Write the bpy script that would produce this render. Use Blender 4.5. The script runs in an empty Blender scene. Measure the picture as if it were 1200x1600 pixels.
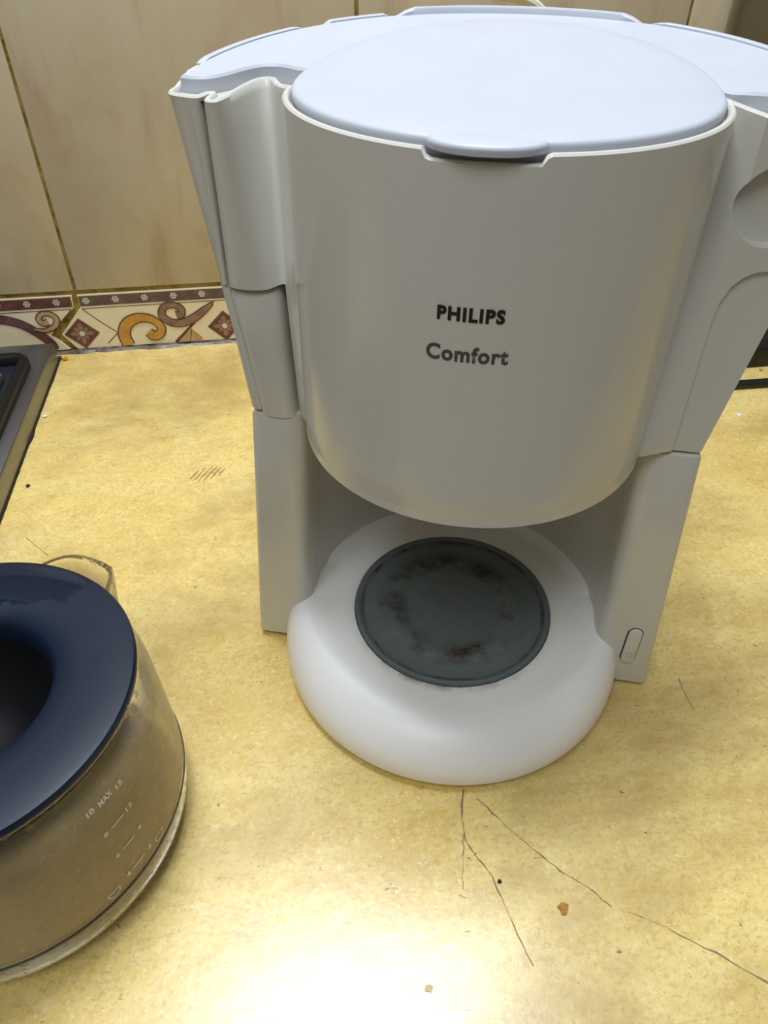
import bpy, bmesh, math, random
from math import sin, cos, pi, radians, sqrt, exp
from mathutils import Matrix, Vector
random.seed(7)
SC = bpy.context.scene
COL = SC.collection

# ------------------------------------------------------------------ camera, light, exposure
# world: x along the tiled wall, y into the wall, z up from the countertop surface
cam = bpy.data.cameras.new('camera'); co = bpy.data.objects.new('camera', cam); COL.objects.link(co)
cam.sensor_fit = 'HORIZONTAL'; cam.sensor_width = 36.0; cam.lens = 1130/1200*36.0
cam.clip_start = .01
Rm = Matrix(((0.9888475, 0.0946166, -0.1150144), (-0.1488585, 0.6520982, -0.7433768), (0.0046649, 0.7522072, 0.6589102)))
co.matrix_world = Matrix.Translation((-0.0843, -0.2781, 0.3584)) @ Rm.to_4x4()
SC.camera = co

W = bpy.data.worlds.new('world'); SC.world = W; W.use_nodes = True
W.node_tree.nodes['Background'].inputs[0].default_value = (1.0, .96, .91, 1)
W.node_tree.nodes['Background'].inputs[1].default_value = .215

def area(name, loc, sx, sy, power, color, rot=(0, 0, 0)):
    l = bpy.data.lights.new(name, 'AREA'); l.shape = 'RECTANGLE'; l.size = sx; l.size_y = sy
    l.energy = power; l.color = color
    o = bpy.data.objects.new(name, l); COL.objects.link(o); o.location = loc; o.rotation_euler = rot
    return o
area('ceiling_tube_light', (-.08, .15, 1.40), .55, .22, 16.5, (.86, .92, 1.0))
area('room_ceiling_light', (-.40, -.70, 1.55), .6, .6, 9, (.90, .95, 1.0), (radians(22), 0, radians(-25)))

vs = SC.view_settings
vs.view_transform = 'Standard'; vs.look = 'None'; vs.gamma = 1; vs.exposure = 0.0; vs.use_curve_mapping = False

# ------------------------------------------------------------------ helpers
def linear(c):
    return tuple(((v/255)/12.92 if v/255 <= .04045 else ((v/255+.055)/1.055)**2.4) for v in c)

class Nodes:
    def __init__(s, name):
        s.m = bpy.data.materials.new(name); s.m.use_nodes = True
        s.t = s.m.node_tree; s.b = s.t.nodes['Principled BSDF']; s.out = s.t.nodes['Material Output']
    def n(s, kind, **kw):
        d = s.t.nodes.new(kind)
        for k, v in kw.items():
            if hasattr(d, k): setattr(d, k, v)
            else: d.inputs[k].default_value = v
        return d
    def l(s, a, b): s.t.links.new(a, b)
    def coord(s, scale=(1, 1, 1), kind='Object'):
        tc = s.n('ShaderNodeTexCoord'); mp = s.n('ShaderNodeMapping'); mp.inputs['Scale'].default_value = scale
        s.l(tc.outputs[kind], mp.inputs[0]); return mp.outputs[0]
    def noise(s, vec, scale, detail=4, rough=.6, dist=0):
        d = s.n('ShaderNodeTexNoise'); d.inputs['Scale'].default_value = scale; d.inputs['Detail'].default_value = detail
        d.inputs['Roughness'].default_value = rough; d.inputs['Distortion'].default_value = dist
        s.l(vec, d.inputs['Vector']); return d.outputs['Fac']
    def ramp(s, fac, stops):
        r = s.n('ShaderNodeValToRGB'); e = r.color_ramp.elements
        while len(e) < len(stops): e.new(.5)
        for el, (p, c) in zip(e, stops):
            el.position = p; el.color = (*c, 1) if len(c) == 3 else c
        s.l(fac, r.inputs[0]); return r.outputs[0]
    def mix(s, fac, a, b, mode='MIX'):
        m = s.n('ShaderNodeMixRGB'); m.blend_type = mode
        for sock, v in ((m.inputs[0], fac), (m.inputs[1], a), (m.inputs[2], b)):
            if isinstance(v, (int, float)): sock.default_value = v if sock.type == 'VALUE' else (v, v, v, 1)
            elif isinstance(v, tuple): sock.default_value = (*v, 1)
            else: s.l(v, sock)
        return m.outputs[0]
    def math(s, op, a, b=0.0):
        m = s.n('ShaderNodeMath'); m.operation = op
        for sock, v in ((m.inputs[0], a), (m.inputs[1], b)):
            if isinstance(v, (int, float)): sock.default_value = v
            else: s.l(v, sock)
        return m.outputs[0]
    def bump(s, h, strength=.2, dist=.001):
        b = s.n('ShaderNodeBump'); b.inputs['Strength'].default_value = strength; b.inputs['Distance'].default_value = dist
        s.l(h, b.inputs['Height']); s.l(b.outputs[0], s.b.inputs['Normal'])
    def set(s, **kw):
        for k, v in kw.items():
            k = k.replace('_', ' ')
            if isinstance(v, (int, float)): s.b.inputs[k].default_value = v
            elif isinstance(v, tuple): s.b.inputs[k].default_value = (*v, 1)
            else: s.l(v, s.b.inputs[k])
        return s

def plain(name, rgb, rough=.5, metal=0, spec=.5, var=.06, vscale=40):
    N = Nodes(name); c = linear(rgb); v = N.coord()
    f = N.noise(v, vscale, 3)
    lo = tuple(x*(1-var) for x in c); hi = tuple(min(1, x*(1+var)) for x in c)
    N.set(Base_Color=N.ramp(f, [(.3, lo), (.7, hi)]), Roughness=rough, Metallic=metal, Specular_IOR_Level=spec)
    return N.m

def finish(bm, name, mat, parent=None, angle=35, smooth=True, recalc=True):
    if recalc: bmesh.ops.recalc_face_normals(bm, faces=bm.faces)
    me = bpy.data.meshes.new(name); bm.to_mesh(me); bm.free()
    if smooth:
        me.shade_smooth(); me.set_sharp_from_angle(angle=radians(angle))
    o = bpy.data.objects.new(name, me); COL.objects.link(o)
    if mat: me.materials.append(mat)
    if parent: o.parent = parent
    return o

def tag(o, label=None, cat=None, group=None, kind=None):
    for k, v in (('label', label), ('category', cat), ('group', group), ('kind', kind)):
        if v: o[k] = v
    return o
def thing(name, label, cat, loc=(0, 0, 0), rz=0, group=None):
    o = bpy.data.objects.new(name, None); COL.objects.link(o); o.empty_display_size = .02
    o.location = loc; o.rotation_euler = (0, 0, rz); return tag(o, label, cat, group)

def loft(bm, rings, cap0=True, cap1=True, close=True):
    vv = [[bm.verts.new(p) for p in r] for r in rings]; n = len(vv[0])
    for a, b in zip(vv[:-1], vv[1:]):
        for i in range(n if close else n-1):
            j = (i+1) % n
            try: bm.faces.new((a[i], a[j], b[j], b[i]))
            except ValueError: pass
    if cap0: bm.faces.new(vv[0][::-1])
    if cap1: bm.faces.new(vv[-1])
    return vv
def revolve(bm, prof, n=96, cx=0, cy=0, cap0=True, cap1=True):
    return loft(bm, [[(cx+r*cos(2*pi*k/n), cy+r*sin(2*pi*k/n), z) for k in range(n)] for r, z in prof], cap0, cap1)
def inset(ring, d):
    """offset a closed CCW 2-D ring inwards by d"""
    out = []; n = len(ring)
    for i in range(n):
        a, b, c = ring[i-1], ring[i], ring[(i+1) % n]
        e1 = Vector((b[0]-a[0], b[1]-a[1])); e2 = Vector((c[0]-b[0], c[1]-b[1]))
        if e1.length < 1e-7: e1 = e2
        if e2.length < 1e-7: e2 = e1
        e1.normalize(); e2.normalize()
        nrm = Vector((-e1.y-e2.y, e1.x+e2.x))
        if nrm.length < 1e-6: nrm = Vector((-e1.y, e1.x))
        nrm.normalize()
        k = d/max(.55, nrm.dot(Vector((-e1.y, e1.x))))
        out.append((b[0]+nrm.x*k, b[1]+nrm.y*k))
    return out
def lerp(a, b, t): return a+(b-a)*t
def lerp2(A, B, t): return [(lerp(a[0], b[0], t), lerp(a[1], b[1], t)) for a, b in zip(A, B)]
def smooth01(t):
    t = max(0, min(1, t)); return t*t*(3-2*t)
def catmull(pts, sub=8, closed=False):
    P = [Vector(p) for p in pts]; n = len(P); out = []
    for i in range(n if closed else n-1):
        p0 = P[i-1] if (i or closed) else P[0]*2-P[1]; p1 = P[i]; p2 = P[(i+1) % n]
        p3 = P[(i+2) % n] if (closed or i+2 < n) else P[-1]*2-P[-2]
        for k in range(sub):
            t = k/sub
            out.append(.5*((2*p1)+(p2-p0)*t+(2*p0-5*p1+4*p2-p3)*t*t+(3*p1-p0-3*p2+p3)*t**3))
    if not closed: out.append(P[-1])
    return out
def tube(bm, pts, r, n=10, sub=8, closed=False):
    P = catmull([Vector(p) for p in pts], sub, closed); rings = []; up = Vector((0, 0, 1))
    m = len(P)
    for i, p in enumerate(P):
        t = (P[(i+1) % m]-P[i-1]) if closed else (P[min(i+1, m-1)]-P[max(i-1, 0)])
        t.normalize()
        if abs(t.dot(up)) > .95: up = Vector((1, 0, 0)) if abs(t.x) < .9 else Vector((0, 1, 0))
        s = t.cross(up).normalized(); u = s.cross(t).normalized(); up = u
        rr = r(i/(m-1)) if callable(r) else r
        rings.append([p+s*rr*cos(2*pi*k/n)+u*rr*sin(2*pi*k/n) for k in range(n)])
    if closed: rings.append(rings[0])
    loft(bm, rings, not closed, not closed)
    if closed: bmesh.ops.remove_doubles(bm, verts=bm.verts, dist=1e-6)
def rbox(bm, x0, x1, y0, y1, z0, z1, bev=.002, seg=2):
    r = bmesh.ops.create_cube(bm, size=1); 
    for v in r['verts']:
        v.co = Vector((lerp(x0, x1, v.co.x+.5), lerp(y0, y1, v.co.y+.5), lerp(z0, z1, v.co.z+.5)))
    if bev:
        es = {e for v in r['verts'] for e in v.link_edges}
        bmesh.ops.bevel(bm, geom=list(es), offset=bev, segments=seg, profile=.5, affect='EDGES')
def rrect(x0, x1, y0, y1, r, n=6):
    out = []
    for cx, cy, a0 in ((x1-r, y0+r, -pi/2), (x1-r, y1-r, 0), (x0+r, y1-r, pi/2), (x0+r, y0+r, pi)):
        for k in range(n+1):
            a = a0+pi/2*k/n; out.append((cx+r*cos(a), cy+r*sin(a)))
    return out
def boolean(o, cutters):
    for c in cutters:
        m = o.modifiers.new('cut', 'BOOLEAN'); m.object = c; m.operation = 'DIFFERENCE'; m.solver = 'EXACT'
    dg = bpy.context.evaluated_depsgraph_get(); dg.update()
    me = bpy.data.meshes.new_from_object(o.evaluated_get(dg)); o.modifiers.clear()
    old = o.data; o.data = me; me.name = old.name; bpy.data.meshes.remove(old)
    me.shade_smooth(); me.set_sharp_from_angle(angle=radians(35))
    for c in cutters:
        d = c.data; bpy.data.objects.remove(c); bpy.data.meshes.remove(d)

# ------------------------------------------------------------------ materials
def mat_plastic():
    N = Nodes('white_plastic'); v = N.coord()
    f = N.noise(v, 9, 3); g = N.noise(v, 160, 4)
    c = N.mix(f, linear((211, 210, 202)), linear((206, 205, 196)))
    c = N.mix(N.ramp(g, [(.74, (0, 0, 0)), (.80, (.35,)*3)]), c, linear((170, 160, 140)))
    N.set(Base_Color=c, Roughness=.19, Specular_IOR_Level=.5); N.bump(N.noise(v, 350, 2), .02, .0003); return N.m
def mat_base_plastic():
    N = Nodes('white_plastic_stained'); v = N.coord()
    g = N.noise(v, 170, 4)
    c = N.mix(N.ramp(g, [(.72, (0, 0, 0)), (.80, (.5,)*3)]), linear((240, 240, 238)), linear((120, 95, 60)))
    # brown coffee stain hugging the hot plate edge
    sp = N.n('ShaderNodeSeparateXYZ'); N.l(v, sp.inputs[0])
    rr = N.math('SQRT', N.math('ADD', N.math('MULTIPLY', sp.outputs[0], sp.outputs[0]), N.math('MULTIPLY', sp.outputs[1], sp.outputs[1])))
    ring = N.ramp(rr, [(.0578, (1, 1, 1)), (.0612, (0, 0, 0))])
    front = N.ramp(N.math('ADD', N.math('MULTIPLY', sp.outputs[1], -10), .2), [(.5, (0, 0, 0)), (.7, (1, 1, 1))])
    k = N.mix(1, N.mix(1, ring, front, 'MULTIPLY'), N.ramp(N.noise(v, 90, 4), [(.42, (0, 0, 0)), (.66, (1, 1, 1))]), 'MULTIPLY')
    c = N.mix(k, c, linear((150, 112, 52)))
    N.set(Base_Color=c, Roughness=.4, Specular_IOR_Level=.6); return N.m
def mat_hotplate():
    N = Nodes('hot_plate_coating'); v = N.coord()
    sp = N.n('ShaderNodeSeparateXYZ'); N.l(v, sp.inputs[0])
    rr = N.math('SQRT', N.math('ADD', N.math('MULTIPLY', sp.outputs[0], sp.outputs[0]), N.math('MULTIPLY', sp.outputs[1], sp.outputs[1])))
    rs = N.math('MULTIPLY', rr, 16.0)      # radius .0625 -> 1
    band = N.ramp(rs, [(.40, (0, 0, 0)), (.52, (1, 1, 1)), (.60, (1, 1, 1)), (.74, (0, 0, 0))])
    edge = N.ramp(rs, [(.82, (0, 0, 0)), (.86, (1, 1, 1)), (.875, (0, 0, 0))])
    n1 = N.ramp(N.noise(v, 38, 6, .7), [(.44, (0, 0, 0)), (.62, (1, 1, 1))])
    rust = N.mix(1, N.mix(1, band, n1, 'MULTIPLY'), N.mix(1, edge, N.ramp(N.noise(v, 60, 4), [(.4, (0, 0, 0)), (.6, (1, 1, 1))]), 'MULTIPLY'), 'ADD')
    base = N.mix(N.noise(v, 120, 5), linear((88, 98, 100)), linear((112, 121, 122)))
    c = N.mix(rust, base, linear((58, 44, 34)))
    N.set(Base_Color=c, Roughness=.55, Specular_IOR_Level=.35); N.bump(N.noise(v, 220, 4), .12, .0006); return N.m
def mat_counter():
    N = Nodes('yellow_countertop'); v = N.coord(); w = N.coord((1, 1.6, 1))
    big = N.noise(w, 9, 5, .6, .4); mid = N.noise(w, 38, 6, .65, .6); fine = N.noise(v, 170, 5, .7)
    c = N.ramp(big, [(.25, linear((218, 186, 100))), (.5, linear((234, 208, 126))), (.75, linear((242, 222, 150)))])
    c = N.mix(N.ramp(mid, [(.28, (.55,)*3), (.46, (0, 0, 0))]), c, linear((204, 166, 82)))
    c = N.mix(N.ramp(fine, [(.54, (0, 0, 0)), (.78, (.7,)*3)]), c, linear((250, 236, 184)))
    c = N.mix(N.ramp(N.noise(v, 120, 6, .75), [(.26, (.75,)*3), (.42, (0, 0, 0))]), c, linear((184, 146, 72)))
    c = N.mix(N.ramp(N.noise(N.coord((1, 1.3, 1)), 430, 4, .7), [(.34, (.8,)*3), (.50, (0, 0, 0)), (.62, (0, 0, 0))]), c, linear((206, 170, 92)))
    c = N.mix(N.ramp(N.noise(N.coord((1.2, 1, 1)), 300, 4, .7), [(.56, (0, 0, 0)), (.70, (.7,)*3)]), c, linear((252, 240, 196)))
    blotch = N.noise(w, 5.2, 8, .7, .2)
    c = N.mix(N.ramp(blotch, [(.46, (0, 0, 0)), (.66, (.75,)*3)]), c, linear((176, 148, 88)))  # broad irregular blotches, browner and darker than the slab
    sp = N.ramp(N.noise(N.coord((1, 2.0, 1)), 150, 3, .6, .8), [(.695, (0, 0, 0)), (.74, (.85,)*3)])
    c = N.mix(sp, c, linear((110, 84, 36)))
    N.set(Base_Color=c, Roughness=N.math('ADD', N.math('MULTIPLY', mid, .16), .20), Specular_IOR_Level=.75)
    N.bump(N.noise(v, 90, 6, .6), .10, .0012); return N.m
def mat_tile():
    N = Nodes('beige_marbled_tile'); 
    tc = N.n('ShaderNodeTexCoord'); oi = N.n('ShaderNodeObjectInfo'); ad = N.n('ShaderNodeVectorMath'); ad.operation = 'ADD'
    sc = N.n('ShaderNodeVectorMath'); sc.operation = 'SCALE'; cb = N.n('ShaderNodeCombineXYZ')
    N.l(oi.outputs['Random'], cb.inputs[0]); N.l(oi.outputs['Random'], cb.inputs[2]); N.l(cb.outputs[0], sc.inputs[0]); sc.inputs['Scale'].default_value = 17
    N.l(tc.outputs['Object'], ad.inputs[0]); N.l(sc.outputs[0], ad.inputs[1])
    mp = N.n('ShaderNodeMapping'); mp.inputs['Scale'].default_value = (1, 1, .28); mp.inputs['Rotation'].default_value = (0, radians(6), 0); N.l(ad.outputs[0], mp.inputs[0]); v = mp.outputs[0]
    f = N.noise(v, 14, 6, .62, .9); g = N.noise(v, 40, 5, .6, 1.2)
    c = N.ramp(f, [(.3, linear((202, 192, 166))), (.55, linear((194, 180, 152))), (.74, linear((178, 155, 124)))])
    c = N.mix(N.ramp(g, [(.58, (0, 0, 0)), (.78, (.35,)*3)]), c, linear((172, 146, 112)))
    N.set(Base_Color=c, Roughness=.22, Specular_IOR_Level=.5); N.bump(N.noise(v, 5, 3), .08, .002); return N.m
def mat_border():
    N = Nodes('cream_border_glaze'); v = N.coord()
    N.set(Base_Color=N.mix(N.noise(v, 40, 4), linear((236, 226, 194)), linear((222, 208, 170))), Roughness=.25); return N.m
def mat_grout():
    N = Nodes('stained_grout'); v = N.coord()
    f = N.noise(v, 70, 5, .7); 
    c = N.ramp(f, [(.34, linear((92, 72, 22))), (.5, linear((150, 130, 46))), (.68, linear((176, 158, 92)))])
    N.set(Base_Color=c, Roughness=.85); N.bump(N.noise(v, 300, 4), .4, .002); return N.m
def mat_print(name, a, b, scale=90):
    N = Nodes(name); v = N.coord()
    N.set(Base_Color=N.ramp(N.noise(v, scale, 5, .65), [(.32, linear(a)), (.68, linear(b))]), Roughness=.3); return N.m
def mat_steel(name='brushed_steel', rgb=(150, 150, 150), rough=.32):
    N = Nodes(name); v = N.coord((1, 30, 30))
    f = N.noise(v, 30, 4)
    N.set(Base_Color=N.mix(N.math('MULTIPLY', f, .5), linear(rgb), tuple(x*.7 for x in linear(rgb))), Metallic=1.0, Roughness=N.math('ADD', N.math('MULTIPLY', f, .15), rough-.07)); return N.m
def mat_juglid():
    N = Nodes('navy_black_lid_plastic'); v = N.coord()
    f = N.noise(v, 30, 5)
    # a wet patch with a ragged edge, smoother than the dry plastic
    d = N.n('ShaderNodeVectorMath'); d.operation = 'DISTANCE'; N.l(v, d.inputs[0]); d.inputs[1].default_value = (.022, .078, .112)
    wet = N.ramp(N.math('ADD', N.math('MULTIPLY', d.outputs['Value'], 14), N.math('MULTIPLY', N.noise(v, 70, 5), .35)), [(.66, (1, 1, 1)), (.70, (0, 0, 0))])
    r = N.mix(wet, N.math('ADD', N.math('MULTIPLY', f, .12), .40), .06)
    N.set(Base_Color=N.mix(f, linear((12, 24, 40)), linear((16, 32, 54))), Roughness=r, Specular_IOR_Level=.36)
    N.bump(N.noise(v, 240, 3), .04, .0005); return N.m
def mat_glass():
    N = Nodes('fogged_glass'); v = N.coord()
    N.set(Base_Color=(.97, .97, .95), Roughness=.03, IOR=1.36, Transmission_Weight=1.0)
    drops = N.ramp(N.noise(v, 260, 3, .6), [(.60, (0, 0, 0)), (.72, (1, 1, 1))])
    N.bump(drops, .15, .0008)
    fog = N.n('ShaderNodeBsdfDiffuse'); fog.inputs[0].default_value = (*linear((236, 218, 176)), 1)
    tr = N.n('ShaderNodeBsdfTranslucent'); tr.inputs[0].default_value = (*linear((236, 218, 176)), 1)
    ms = N.n('ShaderNodeMixShader'); N.l(fog.outputs[0], ms.inputs[1]); N.l(tr.outputs[0], ms.inputs[2])
    sp = N.n('ShaderNodeSeparateXYZ'); N.l(v, sp.inputs[0])
    hz = N.ramp(N.math('MULTIPLY', sp.outputs[2], 8.0), [(.22, (0, 0, 0)), (.26, (1, 1, 1)), (.74, (1, 1, 1)), (.82, (0, 0, 0))])
    den = N.math('MULTIPLY', N.ramp(N.noise(v, 22, 5, .6), [(.3, (.34,)*3), (.7, (.66,)*3)]), hz)
    den = N.math('MINIMUM', N.math('ADD', den, N.math('MULTIPLY', drops, .25)), .95)
    mx = N.n('ShaderNodeMixShader'); N.l(den, mx.inputs[0]); N.l(N.b.outputs[0], mx.inputs[1]); N.l(ms.outputs[0], mx.inputs[2])
    N.l(mx.outputs[0], N.out.inputs[0]); return N.m

M = dict(
    plastic=mat_plastic(), base=mat_base_plastic(), plate=mat_hotplate(), counter=mat_counter(), tile=mat_tile(),
    border=mat_border(), grout=mat_grout(), steel=mat_steel('brushed_steel', (150, 152, 157), .42), jlid=mat_juglid(), glass=mat_glass(),
    lid=plain('lid_plastic', (188, 193, 203), .45, var=.02), dark=plain('gap_shade', (26, 25, 22), .8),
    black=plain('black_plastic', (18, 19, 22), .35), rubber=plain('black_rubber', (14, 15, 19), .5),
    enamel=plain('black_enamel', (15, 19, 23), .3), navy=plain('dark_blue_panel', (30, 36, 44), .35),
    ink=plain('black_ink', (16, 18, 20), .5), greyink=plain('worn_grey_ink', (72, 72, 68), .55, var=.25, vscale=700),
    whiteink=plain('white_print', (215, 212, 200), .5), cream=plain('cream_cord', (222, 214, 190), .5),
    dsteel=mat_steel('dark_steel', (158, 150, 142), .20), paint=plain('painted_wall', (132, 112, 96), .8), floor=plain('floor_tile', (205, 198, 176), .5),
    maroon=mat_print('maroon_print', (78, 42, 38), (122, 80, 70)), taupe=mat_print('taupe_print', (78, 62, 58), (112, 94, 88)),
    ochre=mat_print('ochre_print', (176, 120, 44), (206, 158, 72)), mauve=mat_print('mauve_print', (116, 82, 66), (156, 124, 106)),
    outline=mat_print('brown_outline', (66, 46, 32), (90, 64, 46)), petal=mat_print('petal_print', (128, 94, 78), (158, 122, 104)),
    pale=mat_print('pale_print', (196, 184, 172), (220, 210, 196)), tan=mat_print('tan_print', (170, 132, 84), (196, 160, 112)),
    grime=mat_print('grime_seam', (44, 34, 28), (124, 104, 92), 160), crack=plain('crack_line', (134, 116, 92), .8), smudge=plain('smudge_mark', (176, 148, 86), .6),
    crumb=plain('brown_crumb', (176, 128, 52), .8, var=.3, vscale=400), paleflake=plain('pale_flake', (214, 190, 140), .8), seed=plain('dark_crumb', (40, 30, 22), .7), ycrumb=plain('yellow_crumb', (226, 178, 40), .6), wcrumb=plain('white_crumb', (238, 234, 222), .6),
)

# ------------------------------------------------------------------ the room: wall with tiles, floor, countertop
YW = .4134
bm = bmesh.new(); rbox(bm, -1.12, 1.12, YW+.0015, YW+.10, -.90, .864, 0)
wall = tag(finish(bm, 'wall_back', M['grout'], smooth=False), kind='structure')
bm = bmesh.new(); rbox(bm, -2.6, 2.6, -3.4, YW+.10, -.95, -.90, 0)
tag(finish(bm, 'floor', M['floor'], smooth=False), kind='structure')

bm = bmesh.new(); rbox(bm, -2.6, 2.6, -3.5, -3.4, -.90, 1.7, 0)
tag(finish(bm, 'wall_front', M['paint'], smooth=False), kind='structure')
EU = [-1.1095, -.831, -.5525, -.2740, -.0005, .2835, .5620, .8405, 1.119]
def tile_mesh(w, h, mat):
    bm = bmesh.new(); rbox(bm, 0, w, -.0012, .006, 0, h, .0009, 2)
    bmesh.ops.recalc_face_normals(bm, faces=bm.faces)
    me = bpy.data.meshes.new('wall_tile'); bm.to_mesh(me); bm.free(); me.shade_smooth(); me.set_sharp_from_angle(angle=radians(50)); me.materials.append(mat); return me
for z0, z1 in ((.0630, .4600), (.4628, .8600)):
    for a, b in zip(EU[:-1], EU[1:]):
        o = bpy.data.objects.new('wall_tile', tile_mesh(b-a-.0028, z1-z0, M['tile'])); COL.objects.link(o); o.parent = wall
        o.location = (a, YW, z0); o.rotation_euler = (0, random.uniform(-.0015, .0015), 0)

# border tiles: chevron ended, printed with scrolls
LE = [(-.2748, .0585), (-.2748, .0462), (-.2992, .0192), (-.2880, .0030)]
def border_tile(shift, wid, part='border_tile'):
    left = [(u+shift, z) for u, z in LE]
    right = [(-.2748+shift+wid-.0050, .0585), (-.2748+shift+wid-.0062, .0465), (-.2992+shift+wid-.0100, .0192), (-.2880+shift+wid-.0075, .0030)]
    outl = left+right[::-1]
    bm = bmesh.new()
    f = [bm.verts.new((u, YW-.0015, z)) for u, z in outl]; b = [bm.verts.new((u, YW+.005, z)) for u, z in outl]
    bm.faces.new(f); bm.faces.new(b[::-1]); n = len(f)
    for i in range(n): bm.faces.new((f[i], b[i], b[(i+1) % n], f[(i+1) % n]))
    return finish(bm, part, M['border'], wall, smooth=False)
LAY = [0]
def ply(name, pts, mat, parent, lvl, dx=0):
    bm = bmesh.new(); y = YW-.0016-lvl*.00012
    f = bm.faces.new([bm.verts.new((u+dx, y, z)) for u, z in pts]); bmesh.ops.triangulate(bm, faces=[f])
    for q in bm.faces:
        q.normal_update()
        if q.normal.y > 0: q.normal_flip()
    return finish(bm, name, mat, parent, smooth=False, recalc=False)
def ribbon_bm(bm, pts, w, lvl, dx=0, taper=None):
    P = catmull([Vector((u+dx, z)) for u, z in pts], 8); y = YW-.0016-lvl*.00012; n = len(P); L = []
    for i, p in enumerate(P):
        t = (P[min(i+1, n-1)]-P[max(i-1, 0)]).normalized(); nn = Vector((-t.y, t.x))
        s = i/(n-1); k = s*(len(w)-1); j = min(int(k), len(w)-2); ww = lerp(w[j], w[j+1], k-j)/2
        L.append((bm.verts.new((p.x+nn.x*ww, y, p.y+nn.y*ww)), bm.verts.new((p.x-nn.x*ww, y, p.y-nn.y*ww))))
    for a, b in zip(L[:-1], L[1:]):
        f = bm.faces.new((a[0], a[1], b[1], b[0])); f.normal_update()
        if f.normal.y > 0: f.normal_flip()
def ribbon(name, pts, w, mat, parent, lvl, dx=0):
    bm = bmesh.new(); ribbon_bm(bm, pts, w, lvl, dx); return finish(bm, name, mat, parent, smooth=False, recalc=False)
def scroll(name, pts, w, mat, parent, lvl, dx=0, edge=.0011):
    ribbon('scroll_outline', pts, [x+2*edge for x in w], M['outline'], parent, lvl, dx)
    ribbon(name, pts, w, mat, parent, lvl+1, dx)
def disc(name, cu, cz, r, mat, parent, lvl, n=14, dx=0, sx=1):
    return ply(name, [(cu+r*sx*cos(2*pi*k/n), cz+r*sin(2*pi*k/n)) for k in range(n)], mat, parent, lvl, dx)
def dots(parent, us, dx=0):
    bm = bmesh.new(); y = YW-.0016-2*.00012
    for u in us:
        for k in range(7):
            a = 2*pi*k/6; r = 0 if k == 6 else .0024
            vs_ = [bm.verts.new((u+dx+r*cos(a)+.0011*cos(2*pi*j/7), y, .0527+r*sin(a)+.0011*sin(2*pi*j/7))) for j in range(7)]
            f = bm.faces.new(vs_); f.normal_update()
            if f.normal.y > 0: f.normal_flip()
    return finish(bm, 'flower_dots', M['pale'], parent, smooth=False, recalc=False)
def diamond(parent, cu, cz, dx=0):
    s = .0168
    ply('diamond_print', [(cu-s, cz), (cu, cz-s*.96), (cu+s, cz), (cu, cz+s*.96)], M['maroon'], parent, 2, dx)
    bm = bmesh.new(); y = YW-.0016-3*.00012
    for k in range(8):
        a = pi/4*k+pi/8*0; L = .0118 if k % 2 == 0 else .0088
        ca, sa = cos(a), sin(a); vv = []
        for j in range(10):
            t = 2*pi*j/10; px = L*.55+L*.42*cos(t); pz = L*.20*sin(t)
            vv.append(bm.verts.new((cu+dx+px*ca-pz*sa, y, cz+px*sa+pz*ca)))
        f = bm.faces.new(vv); f.normal_update()
        if f.normal.y > 0: f.normal_flip()
    finish(bm, 'flower_print', M['petal'], parent, smooth=False, recalc=False)
    disc('flower_centre', cu, cz, .0028, M['pale'], parent, 4, dx=dx)
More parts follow.
